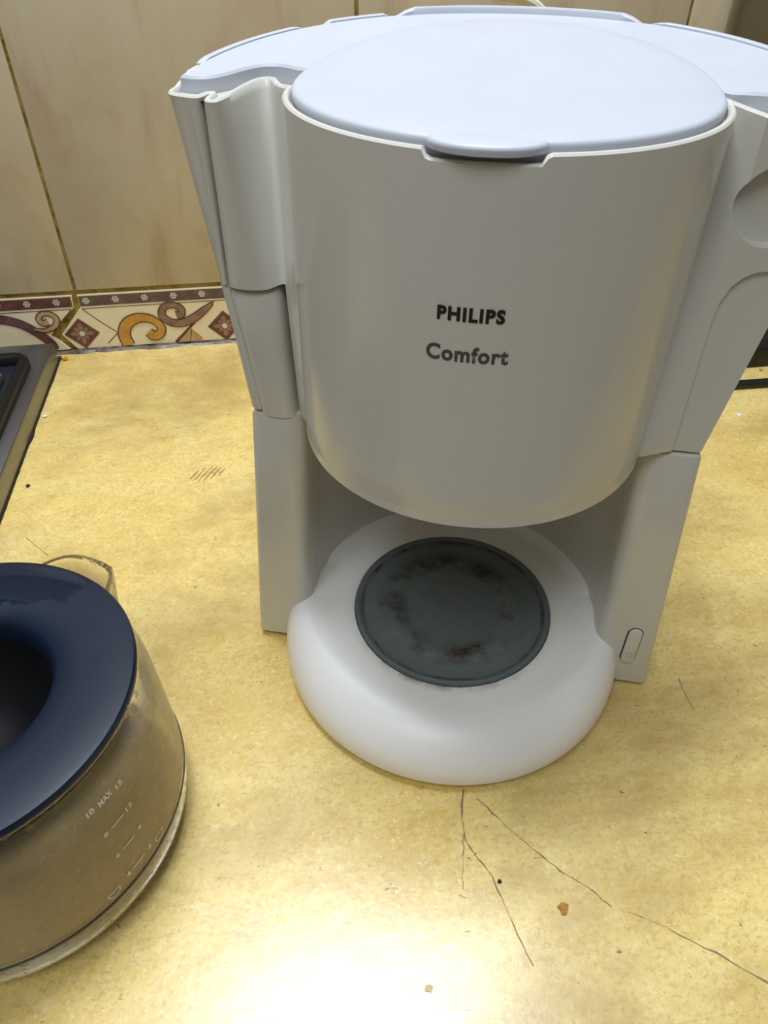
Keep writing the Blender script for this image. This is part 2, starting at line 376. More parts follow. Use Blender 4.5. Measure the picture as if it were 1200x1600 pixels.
def decor_right(t, dx, band='taupe', wid=.2735):
    ply('band_print', [(-.2744, .0472), (-.2804+wid, .0472), (-.2800+wid, .0574), (-.2744, .0574)], M[band], t, 1, dx)
    ribbon('line_print', [(-.2735, .0448), (-.20, .0450), (-.281+wid, .0452)], [.0007, .0007], M['outline'], t, 1, dx)
    dots(t, [-.2680+.0273*k for k in range(10)], dx)
    diamond(t, -.2800, .0192, dx)
    ribbon('line_print', [(-.2735, .0445), (-.2600, .0305), (-.2460, .0178)], [.0008, .0008], M['outline'], t, 1, dx)
    ribbon('line_print', [(-.2460, .0178), (-.2580, .0070)], [.0008, .0008], M['outline'], t, 1, dx)
    ply('leaf_print', [(-.1905, .0035), (-.1745, .0168), (-.1650, .0062), (-.1672, .0035)], M['tan'], t, 1, dx)
    ribbon('leaf_vein', [(-.1745, .0168), (-.1780, .0036)], [.0009, .0006], M['outline'], t, 2, dx)
    ribbon('line_print', [(-.1480, .0450), (-.1690, .0250), (-.1920, .0035)], [.0010, .0030], M['outline'], t, 1, dx)
    scroll('mauve_scroll', [(-.1500, .0430), (-.1600, .0355), (-.1720, .0275), (-.1840, .0238), (-.1945, .0262), (-.2005, .0340), (-.1965, .0420), (-.1880, .0432), (-.1812, .0392), (-.1818, .0335), (-.1868, .0322)],
           [.0015, .0055, .0072, .0066, .0062, .0058, .0052, .0048, .0050, .0060, .0070], M['mauve'], t, 4, dx)
    scroll('ochre_scroll', [(-.2385, .0040), (-.2405, .0160), (-.2345, .0275), (-.2225, .0322), (-.2105, .0295), (-.2035, .0210), (-.2060, .0140), (-.2125, .0125), (-.2165, .0165)],
           [.0105, .0104, .0096, .0082, .0068, .0064, .0072, .0090, .0080], M['ochre'], t, 6, dx)
    diamond(t, -.1415, .0180, dx)
    # mirrored scroll on the far half
    mir = lambda pts: [(-.283-u, z) for u, z in pts]
    scroll('mauve_scroll', mir([(-.1500, .0430), (-.1600, .0355), (-.1720, .0275), (-.1840, .0238), (-.1945, .0262), (-.2005, .0340), (-.1965, .0420), (-.1880, .0432), (-.1812, .0392)]), [.0015, .0055, .0072, .0066, .0062, .0058, .0052, .0048, .0050], M['mauve'], t, 4, dx)
    scroll('ochre_scroll', mir([(-.2385, .0040), (-.2405, .0160), (-.2345, .0275), (-.2225, .0322), (-.2105, .0295), (-.2035, .0210), (-.2060, .0140), (-.2125, .0125)]), [.0105, .0104, .0096, .0082, .0068, .0064, .0072, .0090], M['ochre'], t, 6, dx)
def decor_left(t, dx, wid=.2785):
    e = -.2748
    ply('band_print', [(e-.268, .0472), (e-.0068, .0472), (e-.0064, .0574), (e-.268, .0574)], M['maroon'], t, 1)
    ribbon('line_print', [(e-.26, .0448), (-.40, .0449), (e-.0085, .0450)], [.0008, .0008], M['outline'], t, 1)
    dots(t, [-.2952-.0270*k for k in range(9)])
    ribbon('line_print', [(-.2840, .0440), (-.2990, .0300), (-.3085, .0190)], [.0010, .0010], M['outline'], t, 1)
    scroll('maroon_scroll', [(-.4100, .0080), (-.4000, .0260), (-.3800, .0375), (-.3560, .0395), (-.3370, .0345), (-.3235, .0250), (-.3120, .0120), (-.3090, .0040)], [.008, .008, .008, .0075, .0072, .0070, .0066, .005], M['maroon'], t, 3)
    scroll('tan_curl', [(-.3230, .0270), (-.3130, .0250), (-.3030, .0290), (-.2995, .0360), (-.3040, .0415), (-.3115, .0420), (-.3160, .0370), (-.3130, .0325), (-.3082, .0335)], [.0012, .0030, .0042, .0040, .0036, .0036, .0040, .0044, .0050], M['tan'], t, 5)
tl = border_tile(-.2785, .2785); decor_left(tl, 0)
tr = border_tile(0, .2735); decor_right(tr, 0)
t3 = border_tile(.2735, .2840); decor_right(t3, .2735, 'maroon', .284)
border_tile(.2735+.2840, .2785)
border_tile(-.2785*2, .2785)

# countertop slab with a nosing along its front edge
FY = -.211
ct = thing('countertop', 'worn mottled yellow stone countertop along the tiled wall', 'countertop', (0, 0, -.05))
bm = bmesh.new()
prof = [(YW, 0), (FY, 0), (FY-.0008, -.0003), (FY-.0105, -.0010), (FY-.0145, -.0050), (FY-.0155, -.012), (FY-.0155, -.045), (FY-.01, -.05), (YW, -.05)]
loft(bm, [[(x, y, z+.05) for y, z in prof] for x in (-1.1, -.55, 0, .55, 1.1)])
finish(bm, 'slab', M['counter'], ct, smooth=False)
def flat_ribbon(name, pts, w, mat, z=.0502, jit=0, sub=5):
    P = catmull([Vector((x, y)) for x, y in pts], sub); n = len(P); bm = bmesh.new(); L = []
    for i, p in enumerate(P):
        t = (P[min(i+1, n-1)]-P[max(i-1, 0)]).normalized(); nn = Vector((-t.y, t.x)); s = i/(n-1)
        ww = (w(s) if callable(w) else w)/2*random.uniform(1-jit, 1+jit); p = p+nn*random.uniform(-jit, jit)*.0006
        L.append([bm.verts.new((p.x+nn.x*ww, p.y+nn.y*ww, z)), bm.verts.new((p.x-nn.x*ww, p.y-nn.y*ww, z))])
    for a, b in zip(L[:-1], L[1:]):
        f = bm.faces.new((a[0], a[1], b[1], b[0])); f.normal_update()
        if f.normal.z < 0: f.normal_flip()
    return finish(bm, name, mat, ct, smooth=False, recalc=False)
tap = lambda w0, w1: (lambda s: lerp(w0, w1, s))
CR = radians(18.295)
def m2w(x, y, z=0): return Vector((x*cos(CR)+y*sin(CR), -x*sin(CR)+y*cos(CR), z))
def mw2(pts): return [tuple(m2w(*p)[:2]) for p in pts]
flat_ribbon('crack', [(-.0136, -.0975), (-.0181, -.1163), (-.017, -.1278), (-.0102, -.1426), (-.0068, -.1603), (-.0023, -.182)], tap(.0007, .0003), M['crack'], jit=.8)
flat_ribbon('crack', [(-.0077, -.1036), (.0021, -.1176), (.0126, -.1322), (.0231, -.1445), (.0339, -.1544), (.0411, -.1641)], tap(.0006, .0003), M['crack'], jit=.8)
flat_ribbon('crack', [(.0480, -.1670), (.0553, -.1709), (.0759, -.186), (.0967, -.2029)], tap(.0003, .0007), M['crack'], jit=.8)
flat_ribbon('crack', [(-.0185, -.1200), (-.0218, -.1318), (-.0255, -.1462)], tap(.0005, .0002), M['crack'], jit=.8)
flat_ribbon('crack', [(-.2814+.012, .139+.03), (-.2814, .1357), (-.2619, .1143)][1:], tap(.0004, .0005), M['crack'], jit=.4)
flat_ribbon('crack', [(.1298, -.0481), (.1285, -.0600), (.1289, -.0702)], tap(.0004, .0003), M['crack'], jit=.4)
cx, cy = -.154, .1925
for k in range(6):
    a = radians(62); dx = (k-2.5)*.0042
    L = (.007, .010, .012, .011, .009, .006)[k]
    flat_ribbon('smudge', [(cx+dx-cos(a)*L, cy-sin(a)*L*.9), (cx+dx, cy+.0004), (cx+dx+cos(a)*L, cy+sin(a)*L*.9)], lambda s: .0005+.0014*sin(pi*s), M['smudge'], jit=.6)
# dirty seam where the slab meets the border tiles
bm = bmesh.new(); n = 240; rows = []
for i in range(n+1):
    u = lerp(-1.05, 1.05, i/n); d = .0045+random.uniform(-.0012, .0016); h = .0022+random.uniform(-.0009, .0014)
    rows.append([(u, YW+.001, .0001), (u, YW-.0015-d, .0001), (u, YW-.0012-d*.6, h*.75), (u, YW-.0012, h), (u, YW+.001, h)])
loft(bm, rows); tag(finish(bm, 'trim_1', M['grime'], angle=20), kind='structure')

# ------------------------------------------------------------------ coffee maker (local frame: x to its right, y to its back)
cm = thing('coffee_maker', 'white drip coffee maker with closed round lid and dark hot plate standing on the counter', 'coffee maker', (0, 0, 0), -CR)
def zt(y): return .3030+.062*(y+sqrt(y*y+.02**2))/2
ZB, ZTOP = .1690, .3025
NB = 36
def back(w, yb, y0=-.004):
    out = []
    for k in range(NB+1):
        a = pi*k/NB; out.append((w*math.copysign(abs(cos(a))**.92, cos(a)), y0+(yb-y0)*sin(a)**.92))
    return out
AT = lambda w: [(-w+.0004, -.0100), (-w+.003, -.0145), (-w+.008, -.0168), (-.1080, -.0180), (-.1055, -.0168), (-.1043, -.0112), (-.1035, -.0118), (-.1028, -.0200), (-.1000, -.0230), (-.0966, -.0222), (-.0948, -.0130), (-.0938, .0000), (-.0918, .0096), (-.0880, .0112), (-.0832, .0020)]
AM = lambda w: [(-w+.0004, -.0085), (-w+.0018, -.0125), (-.1088, -.0150), (-.1072, -.0160), (-.1060, -.0160), (-.1054, -.0130), (-.1050, -.0130), (-.1042, -.0172), (-.1005, -.0190), (-.0945, -.0195), (-.0885, -.0180), (-.0858, -.0150), (-.0838, -.0120), (-.0820, -.0112), (-.0788, -.0138)]
BM = lambda w: [(-w+.0004, -.0085), (-w+.0018, -.0125), (-.1088, -.0150), (-.1070, -.0152), (-.1055, -.0150), (-.1050, -.0130), (-.1045, .0040), (-.1040, .0080), (-.1000, .0100), (-.0940, .0100), (-.0880, .0100), (-.0835, .0080), (-.0826, .0000), (-.0820, -.0112), (-.0788, -.0138)]
BB = lambda w: [(-w+.0004, -.0110), (-w+.0012, -.0145), (-.1008, -.0155), (-.0990, -.0158), (-.0975, -.0155), (-.0970, -.0130), (-.0965, .0040), (-.0960, .0080), (-.0940, .0100), (-.0900, .0100), (-.0860, .0100), (-.0815, .0080), (-.0800, .0000), (-.0788, -.0160), (-.0762, -.0200)]
ND = 176
def polysub(P, sub):
    out = []
    for a, b in zip(P[:-1], P[1:]): out += [a.lerp(b, k/sub) for k in range(sub)]
    return out+[P[-1]]
def contour(z, lower):
    t = (z-ZB)/(ZTOP-ZB); w = lerp(.1035, .1205, t); yb = lerp(.105, .126, t)
    if lower:
        s = (z-ZB)/(.2300-ZB); left = lerp2(BB(w), BM(w), s); aL = lerp(-73, -80, s)
    else:
        s = (z-.2305)/(ZTOP-.2305); left = lerp2(AM(w), AT(w), s); aL = lerp(-80, -86.5, s)
    aR = lerp(73, 92, t); r = lerp(.0776, .0770, t)
    ring = []
    for k in range(ND+1):
        a = radians(lerp(aL, aR, k/ND)); ring.append((r*sin(a), -r*cos(a)))
    vx, vy = ring[-1]
    W1 = (lerp(.0900, .0862, t), -.0158); W2 = (w-.0045, -.0155)
    ring += [(lerp(vx, W1[0], .12), lerp(vy, W1[1], .04)), (lerp(vx, W1[0], .5), lerp(vy, W1[1], .5)), (lerp(vx, W1[0], .92), lerp(vy, W1[1], .94)), (lerp(W1[0], W2[0], .1), -.0158), (lerp(W1[0], W2[0], .5), -.0157), W2, (w-.0015, -.0142), (w-.0003, -.0110)]
    ring += back(w, yb)
    L = [Vector(ring[-1])]+[Vector(p) for p in left]+[Vector(ring[0])]
    ring += [(p.x, p.y) for p in catmull(L, 4)[1:-1]] if not lower else [(p.x, p.y) for p in polysub(L, 4)[1:-1]]
    return ring
def ztop(x, y, i):
    if i <= ND:                               # drum: full height, dropped behind the lid tab
        a = math.degrees(math.atan2(x, -y)); z = .3025
        return z-.0026*smooth01((13.2-abs(a+1.0))/1.0)*1.0 if abs(a+1) < 13.2 else z
    if ND+9 <= i <= ND+9+NB and y > .004: return max(.3008, zt(y)-.0006)
    return lerp(.3016, .3004, smooth01((abs(x)-.088)/.012))
bm = bmesh.new(); rings = []
c0 = contour(ZB, True)
rings.append([(x, y, ZB) for x, y in inset(c0, .0012)]); 
rings.append([(x, y, ZB+.0004) for x, y in inset(c0, .0003)])
rings.append([(x, y, ZB+.0014) for x, y in contour(ZB+.0014, True)])
for k in range(1, 7): z = lerp(ZB+.0014, .2300, k/6); rings.append([(x, y, z) for x, y in contour(z, True)])
for k in range(0, 7): z = lerp(.2305, .2980, k/6); rings.append([(x, y, z) for x, y in contour(z, False)])
ct_ = contour(ZTOP, False)
hz = [ztop(x, y, i) for i, (x, y) in enumerate(ct_)]
rings.append([(x, y, h-.0006) for (x, y), h in zip(ct_, hz)])
rings.append([(x, y, h) for (x, y), h in zip(inset(ct_, .0006), hz)])
rings.append([(x, y, h) for (x, y), h in zip(inset(ct_, .0019), hz)])
rings.append([(x, y, h-.0006) for (x, y), h in zip(inset(ct_, .0024), hz)])
rings.append([(x, y, .2985) for x, y in inset(ct_, .0026)])
loft(bm, rings)
up = finish(bm, 'upper_housing', M['plastic'], None, angle=32)
# thumb dimple and recessed panel in the right wing
cb = bmesh.new(); cyl = [(.0982+.0142*cos(2*pi*k/48), .2742+.0142*sin(2*pi*k/48)) for k in range(48)]
loft(cb, [[(x, y, z) for x, z in cyl] for y in (-.03, -.0098)]); cut1 = finish(cb, 'cutter', None, smooth=False)
pan = [(.0893, .160), (.0893, .1712), (.0890, .190), (.0886, .215), (.0884, .2300), (.0890, .2385), (.0912, .2450), (.0945, .2490), (.0985, .2512), (.1040, .2520), (.1100, .2520), (.1300, .2520), (.1300, .160)]
pn = [tuple(p) for p in pan]
cb = bmesh.new(); loft(cb, [[(x, y, z) for x, z in pn] for y in (-.03, -.0141)]); cut2 = finish(cb, 'cutter', None, smooth=False)
boolean(up, [cut1, cut2]); up.parent = cm

# lower drum lip (filter holder edge)
bm = bmesh.new(); revolve(bm, [(.0700, .1655), (.0768, .1655), (.0776, .1662), (.0776, .1705), (.0700, .1705)], 128)
finish(bm, 'filter_holder', M['plastic'], cm)

# left-hand column under the wing (water gauge housing)
bm = bmesh.new(); rings = []
for z, ins in ((.1655, .0012), (.1662, 0), (.1850, 0), (.2050, 0), (.2262, 0), (.2280, .0006), (.2287, .0022)):
    t = (z-.165)/(.2285-.165); cxx = lerp(-.0888, -.0945, t); hw = lerp(.0082, .0106, t)-ins; yf = lerp(-.0160, -.0178, t)+ins
    rg = []
    for k in range(25):
        a = pi+pi*k/24; q = abs(sin(a))**.62; yl = -.0150+ins if cos(a) < 0 else -.002
        rg.append((cxx+hw*math.copysign(abs(cos(a))**.62, cos(a)), lerp(yl, yf, q if cos(a) > 0 else sin(a)**2), z))
    rg += [(cxx+hw, .0095, z), (cxx-hw, .0095, z)]
    rings.append(rg)
loft(bm, rings); finish(bm, 'water_gauge_column', M['plastic'], cm)

# lower housing: two posts, niche and back
def low_contour(z):
    t = z/ZB; w = lerp(.1180, .1034, t); yb = lerp(.112, .105, t); xi = lerp(.0842, .0785, t); rn = .0830
    r = .004; ri = .0085; ring = []
    for k in range(7): a = -pi/2+pi/2*k/6; ring.append((w-r+r*cos(a), -.0155+r+r*sin(a)))
    ring += [p for p in back(w, yb)][1:-1]
    for k in range(7): a = pi+pi/2*k/6; ring.append((-w+r+r*cos(a), -.0155+r+r*sin(a)))
    for k in range(7): a = -pi/2+pi/2*k/6; ring.append((-xi-ri+ri*cos(a), -.0155+ri+ri*sin(a)))
    a0 = math.atan2(.004, -rn); n = 44
    for k in range(n+1):
        a = lerp(pi-.05, .05, k/n); x, y = rn*cos(a), rn*sin(a)
        if abs(x) > xi: x = math.copysign(xi, x)
        ring.append((x, y))
    for k in range(7): a = pi+pi/2*k/6; ring.append((xi+ri+ri*cos(a), -.0155+ri+ri*sin(a)))
    return ring
bm = bmesh.new(); rings = []
for z, d in ((.0035, .001), (.0045, 0), (.05, 0), (.11, 0), (.1650, 0), (.1668, .0006), (.1674, .0022)):
    c = low_contour(z); rings.append([(x, y, z) for x, y in (inset(c, d) if d else c)])
loft(bm, rings); finish(bm, 'lower_housing', M['plastic'], cm)

# base lobe carrying the hot plate
NBS = 144; prof_n = 22
def base_profile(a):
    """a: azimuth from the front, degrees"""
    A = abs(a); k = smooth01((A-25)/60)
    rc = lerp(.0715, .0845, k); zc = lerp(.0330, .0362, k); ro = .0995
    P = [(.0300, .0280), (.0572, .0290), (.0580, .0326), (.0590, .0331), (.0640, .0331), (lerp(.0675, .074, k), .0330)]
    e = lerp(2.0, 2.3, k)
    n = 14
    for i in range(n+1):
        th = pi/2*i/n
        P.append((rc+(ro-rc)*sin(th)**(2/e), .0075+(zc-.0075)*cos(th)**(2/e)))
    P += [(.0992, .0055), (.0975, .0040), (.0900, .0035)]
    if A > 100:
        m = smooth01((A-100)/6)
        Q = [(.0300, .0280), (.0572, .0290), (.0580, .0326), (.0590, .0331), (.0640, .0331), (.0740, .0331)]
        Q += [(lerp(.0775, .0845, smooth01(i/6)), .0331+.010*(max(0, i/6))**2 if i <= 6 else lerp(.0431, .0075, (i-6)/8)) for i in range(n+1)]
        Q += [(.0840, .0055), (.0840, .0040), (.08, .0035)]
        P = [(lerp(p[0], q[0], m), lerp(p[1], q[1], m)) for p, q in zip(P, Q)]
    return P
bm = bmesh.new(); cols = []
for j in range(NBS):
    a = -180+360*j/NBS; ar = radians(a)
    cols.append([(r*sin(ar), -r*cos(ar), z) for r, z in base_profile(a)])
loft(bm, [[cols[j][i] for j in range(NBS)] for i in range(len(cols[0]))])
finish(bm, 'base', M['base'], cm, angle=28)
bm = bmesh.new(); revolve(bm, [(.0450, .0300), (.0573, .0300), (.0574, .0348), (.0569, .0354), (.0558, .0353), (.0532, .0328), (.0525, .0325), (.0400, .0325), (.0395, .0328), (.0330, .0328), (.0325, .0325), (.0150, .0324), (.004, .0324)], 128)
finish(bm, 'hot_plate', M['plate'], cm, angle=60)
for x, y in ((-.085, .06), (.085, .06), (-.06, -.06), (.06, -.06)):
    bm = bmesh.new(); revolve(bm, [(.006, 0), (.007, .001), (.007, .006)], 20, x, y); finish(bm, 'foot', M['rubber'], cm)

# top deck behind the lid
bm = bmesh.new()
outer = [p for p in inset(contour(ZTOP, False), .0032)]
bk = [p for p in outer[ND+1+8:ND+1+8+NB+1]]
S = catmull([Vector(p) for p in [(-.1165, -.0040), (-.1120, -.0052), (-.1060, -.0036), (-.1015, .0025), (-.0975, .0105), (-.0920, .0170), (-.0850, .0178), (-.0775, .0140)]], 5)
fr = [tuple(p) for p in S]+[(-.0650, .012), (0, .012), (.0650, .012), (.0775, .0050), (.0860, .0046), (.1000, .0046), (.1120, .0046)]
pts = [p for p in bk if p[1] > .0060 or p[0] < -.1]+fr
pts2 = []
for p in pts:
    if not pts2 or (abs(p[0]-pts2[-1][0])+abs(p[1]-pts2[-1][1])) > 5e-4: pts2.append(p)
top = lambda p: zt(max(p[1], -.004))+.0006
R1 = [(x, y, .2972) for x, y in pts2]; R2 = [(x, y, top((x, y))-.0009) for x, y in pts2]; R3 = [(x, y, top((x, y))) for x, y in inset(pts2, .0008)]
loft(bm, [R1, R2, R3]); 
f = [q for q in bm.faces if len(q.verts) > 4]; bmesh.ops.triangulate(bm, faces=f)
finish(bm, 'top_deck', M['lid'], cm, angle=40)
# raised lips along the back edge of the deck
def lip(a0, a1, h, th, name='rim_lip'):
    bm = bmesh.new(); rows = []; n = 24
    for k in range(n+1):
        a = lerp(a0, a1, k/n); w, yb = .1200, .1255
        x = w*math.copysign(abs(cos(a))**.92, cos(a)); y = -.004+(yb+.004)*sin(a)**.92
        nx, ny = x/w, y/yb; L = sqrt(nx*nx+ny*ny); nx, ny = nx/L, ny/L; z = zt(y); e = min(1, k/1.5, (n-k)/1.5)
        rows.append([(x, y, z-.004), (x, y, z+h*.75*e), (x-nx*.0006, y-ny*.0006, z+h*e), (x-nx*(th-.0005), y-ny*(th-.0005), z+h*e), (x-nx*th, y-ny*th, z+h*.75*e), (x-nx*th, y-ny*th, z-.004)])
    loft(bm, rows); return finish(bm, name, M['lid'], cm)
lip(radians(118), radians(134), .0014, .0035); lip(radians(140), radians(172), .0012, .003)
lip(radians(64), radians(116), .0030, .0045, 'hinge_ridge'); lip(radians(12), radians(62), .0016, .0035)
# lid: oval, slightly domed, rounded edge
def lid_ring(s, dz, n=120):
    out = []
    for k in range(n):
        a = 2*pi*k/n; x = .0738*cos(a); y = sin(a)*(.0738 if sin(a) < 0 else .1060)
        x, y = x*s, y*s
        out.append((x, y, zt(y)+dz))
    return out
bm = bmesh.new()
loft(bm, [lid_ring(.94, -.0040), lid_ring(.985, -.0040), lid_ring(.998, -.0025), lid_ring(1.0, -.0002), lid_ring(.998, .0008), lid_ring(.991, .0015), lid_ring(.975, .0019), lid_ring(.85, .0024), lid_ring(.6, .0029), lid_ring(.3, .0032), lid_ring(.05, .0033)])
lid = finish(bm, 'lid', M['lid'], cm, angle=50)
bm = bmesh.new()
def tab_ring(s, dz):
    out = []
    for k in range(48):
        a = 2*pi*k/48; out.append((-.0012+.0186*s*math.copysign(abs(cos(a))**.9, cos(a)), -.0640+(.0160 if sin(a) < 0 else .006)*s*math.copysign(abs(sin(a))**.8, sin(a)), zt(-.07)+dz))
    return out
loft(bm, [tab_ring(.95, -.0012), tab_ring(.99, -.0009), tab_ring(1, .0004), tab_ring(.985, .0013), tab_ring(.93, .0018), tab_ring(.5, .0021)])
finish(bm, 'lid_tab', M['lid'], lid, angle=50)

# rocker switch on the right post
bm = bmesh.new()
def pill(cx, z0, z1, r, y, n=10):
    out = []
    for k in range(n+1): a = pi*k/n; out.append((cx+r*cos(a), y, z1-r+r*sin(a)))
    for k in range(n+1): a = pi+pi*k/n; out.append((cx+r*cos(a), y, z0+r+r*sin(a)))
    return out
loft(bm, [pill(.1018, .0222, .0512, .0042, -.0150), pill(.1018, .0222, .0512, .0042, -.0157)]); finish(bm, 'slot_shade_plate', M['dark'], cm, smooth=False)  # flat dark plate standing in for the shaded gap round the rocker
bm = bmesh.new()
def rock(y0, y1, d):       # pressed at the lower end
    return [(x, lerp(y1, y0, (z-.0222)/.029), z) for x, _, z in pill(.1019, .0226+d, .0508-d, .0036-d, 0)]
loft(bm, [rock(-.0150, -.0150, 0), rock(-.0164, -.0166, 0), rock(-.0168, -.0172, .0004), rock(-.0170, -.0174, .0010)])
sw = finish(bm, 'power_switch', M['plastic'], cm, angle=50)
bm = bmesh.new(); loft(bm, [[(.1019+r*cos(2*pi*k/20), y, .0300+r*sin(2*pi*k/20)) for k in range(20)] for r, y in ((.0021, -.0168), (.0021, -.01735), (.0017, -.01745), (.0009, -.0172))])
finish(bm, 'indicator', plain('indicator_grey', (196, 186, 168), .5), sw, angle=60)

# lettering bent round the drum
def text_mesh(txt, size, bold, spacing=1.0):
    cu = bpy.data.curves.new('t', 'FONT'); cu.body = txt; cu.size = size; cu.align_x = 'CENTER'; cu.offset = bold; cu.resolution_u = 4; cu.space_character = spacing
    o = bpy.data.objects.new('t', cu); COL.objects.link(o); bpy.context.view_layer.update()
    me = bpy.data.meshes.new_from_object(o.evaluated_get(bpy.context.evaluated_depsgraph_get()))
    bpy.data.objects.remove(o); bpy.data.curves.remove(cu); return me
def bend(me, name, mat, parent, r, az, z, width, height, dz_edge=0):
    xs = [v.co.x for v in me.vertices]; ys = [v.co.y for v in me.vertices]; x0, x1, y0, y1 = min(xs), max(xs), min(ys), max(ys)
    for v in me.vertices:
        xx = (v.co.x-(x0+x1)/2)*width/(x1-x0); zz = (v.co.y-y0)*height/(y1-y0); a = radians(az)+xx/r
        v.co = (r*sin(a), -r*cos(a), z+zz)
    me.name = name; me.materials.append(mat); o = bpy.data.objects.new(name, me); COL.objects.link(o); o.parent = parent; return o
bend(text_mesh('PHILIPS', .006, .00026, 1.16), 'lettering', M['ink'], cm, .0775, -.85, .2529, .0216, .0049)
bend(text_mesh('Comfort', .006, .00018, 1.10), 'lettering', M['greyink'], cm, .0775, -1.0, .2386, .0272, .0058)

# power cord from the back of the machine
bm = bmesh.new()
P = [Vector((.030, .1060, .045)), Vector((.034, .135, .060)), Vector((.030, .175, .14)), Vector((.024, .208, .26)), Vector((.0165, .2125, .2940)), Vector((.0106, .2115, .3030)), Vector((-.0006, .2078, .3085)), Vector((-.0200, .2020, .3110)), Vector((-.060, .205, .313)), Vector((-.10, .240, .34)), Vector((-.125, .300, .42)), Vector((-.150, .372, .60))]
tube(bm, P, .0030, 10, 8); finish(bm, 'power_cord', M['cream'], cm)

# ------------------------------------------------------------------ glass jug
JX, JY = -.2313, -.0815
jug = thing('coffee_jug', 'glass coffee jug with a black lid and pouring spout standing left of the coffee maker', 'jug', (JX, JY, 0))
SPA = radians(60)
def spout(a, z):
    d = (a-SPA+pi) % (2*pi)-pi; zz = smooth01((z-.072)/.032)
    return (.0125*exp(-(d/.24)**4)+.0020*exp(-((d+.17)/.05)**2)+.002*exp(-(d/.5)**2))*zz
def wallr(z):
    pts = [(0, .0660), (.002, .0705), (.006, .0745), (.012, .0772), (.020, .0785), (.030, .0786), (.045, .0780), (.065, .0772), (.080, .0765), (.090, .0752), (.097, .0732), (.102, .0718), (.106, .0722)]
    for (a, ra), (b, rb) in zip(pts[:-1], pts[1:]):
        if z <= b: return lerp(ra, rb, (z-a)/(b-a))
    return pts[-1][1]
bm = bmesh.new(); NJ = 120; rings = []
zs = [0, .001, .003, .006, .009, .012, .016, .022, .030, .040, .052, .065, .075, .082, .088, .093, .097, .100, .103, .106]
for z in zs: rings.append([((wallr(z)+spout(2*pi*k/NJ, z))*cos(2*pi*k/NJ), (wallr(z)+spout(2*pi*k/NJ, z))*sin(2*pi*k/NJ), z) for k in range(NJ)])
th = .0022
rings.append([((wallr(.106)-th*.5+spout(2*pi*k/NJ, .106))*cos(2*pi*k/NJ), (wallr(.106)-th*.5+spout(2*pi*k/NJ, .106))*sin(2*pi*k/NJ), .1068) for k in range(NJ)])
for z in zs[::-1]:
    if z < .006: continue
    rings.append([((wallr(z)-th+spout(2*pi*k/NJ, z))*cos(2*pi*k/NJ), (wallr(z)-th+spout(2*pi*k/NJ, z))*sin(2*pi*k/NJ), max(z, .004)) for k in range(NJ)])
rings.append([(.06*cos(2*pi*k/NJ), .06*sin(2*pi*k/NJ), .0045) for k in range(NJ)])
loft(bm, rings); body = finish(bm, 'glass_body', M['glass'], jug, angle=60)
# dark seam ring near the foot
bm = bmesh.new(); revolve(bm, [(.0782, .0275), (.0790, .0275), (.0790, .0288), (.0782, .0288)], 120, cap0=False, cap1=False)
for a, b in zip(list(bm.verts)[:120], list(bm.verts)[-120:]): pass
finish(bm, 'seam_ring', M['black'], jug)
# lid with a funnel in the middle
bm = bmesh.new()
prof = [(.0380, .0985), (.0410, .1005), (.066, .1005), (.0675, .1020), (.0675, .1072), (.0722, .1072), (.0730, .1080), (.0730, .1100), (.0722, .1112), (.0700, .1117), (.0600, .1120), (.0500, .1119), (.0450, .1112), (.0410, .1094), (.0388, .1068), (.0376, .1030), (.0366, .0985)]
revolve(bm, prof+[prof[0]], 128, cap0=False, cap1=False); bmesh.ops.remove_doubles(bm, verts=bm.verts, dist=1e-6); jl = finish(bm, 'jug_lid', M['jlid'], jug, angle=40)
bm = bmesh.new(); revolve(bm, [(.003, .0560), (.012, .0562), (.024, .0640), (.0340, .0860), (.0380, .0984), (.0366, .0984), (.0330, .0870), (.0225, .0660), (.0110, .0590), (.003, .0588)], 96)
finish(bm, 'funnel', plain('funnel_shade_black', (8, 9, 12), .6, spec=.25), jl, angle=40)  # blacker than the lid: shade down the hole put into the colour
# handle on the side away from the spout
ha = SPA+pi
bm = bmesh.new(); dirv = Vector((cos(ha), sin(ha), 0)); sid = Vector((-sin(ha), cos(ha), 0)); rows = []
for p in catmull([Vector((.074, 0, .103)), Vector((.088, 0, .106)), Vector((.103, 0, .102)), Vector((.110, 0, .085)), Vector((.108, 0, .055)), Vector((.104, 0, .030)), Vector((.098, 0, .018))], 6):
    c = dirv*p.x+Vector((0, 0, p.z)); rows.append(c)
rg = []
for i, c in enumerate(rows):
    t = (rows[min(i+1, len(rows)-1)]-rows[max(i-1, 0)]).normalized(); nrm = t.cross(sid).normalized()
    rg.append([c+sid*.0105*math.copysign(abs(cos(a))**.6, cos(a))+nrm*.0055*math.copysign(abs(sin(a))**.6, sin(a)) for a in [2*pi*k/16 for k in range(16)]])
loft(bm, rg); finish(bm, 'handle', M['black'], jug, angle=50)
bm = bmesh.new(); revolve(bm, [(.0726, .0985), (.0748, .0985), (.0748, .1035), (.0732, .1035)], 96, cap0=False, cap1=False)
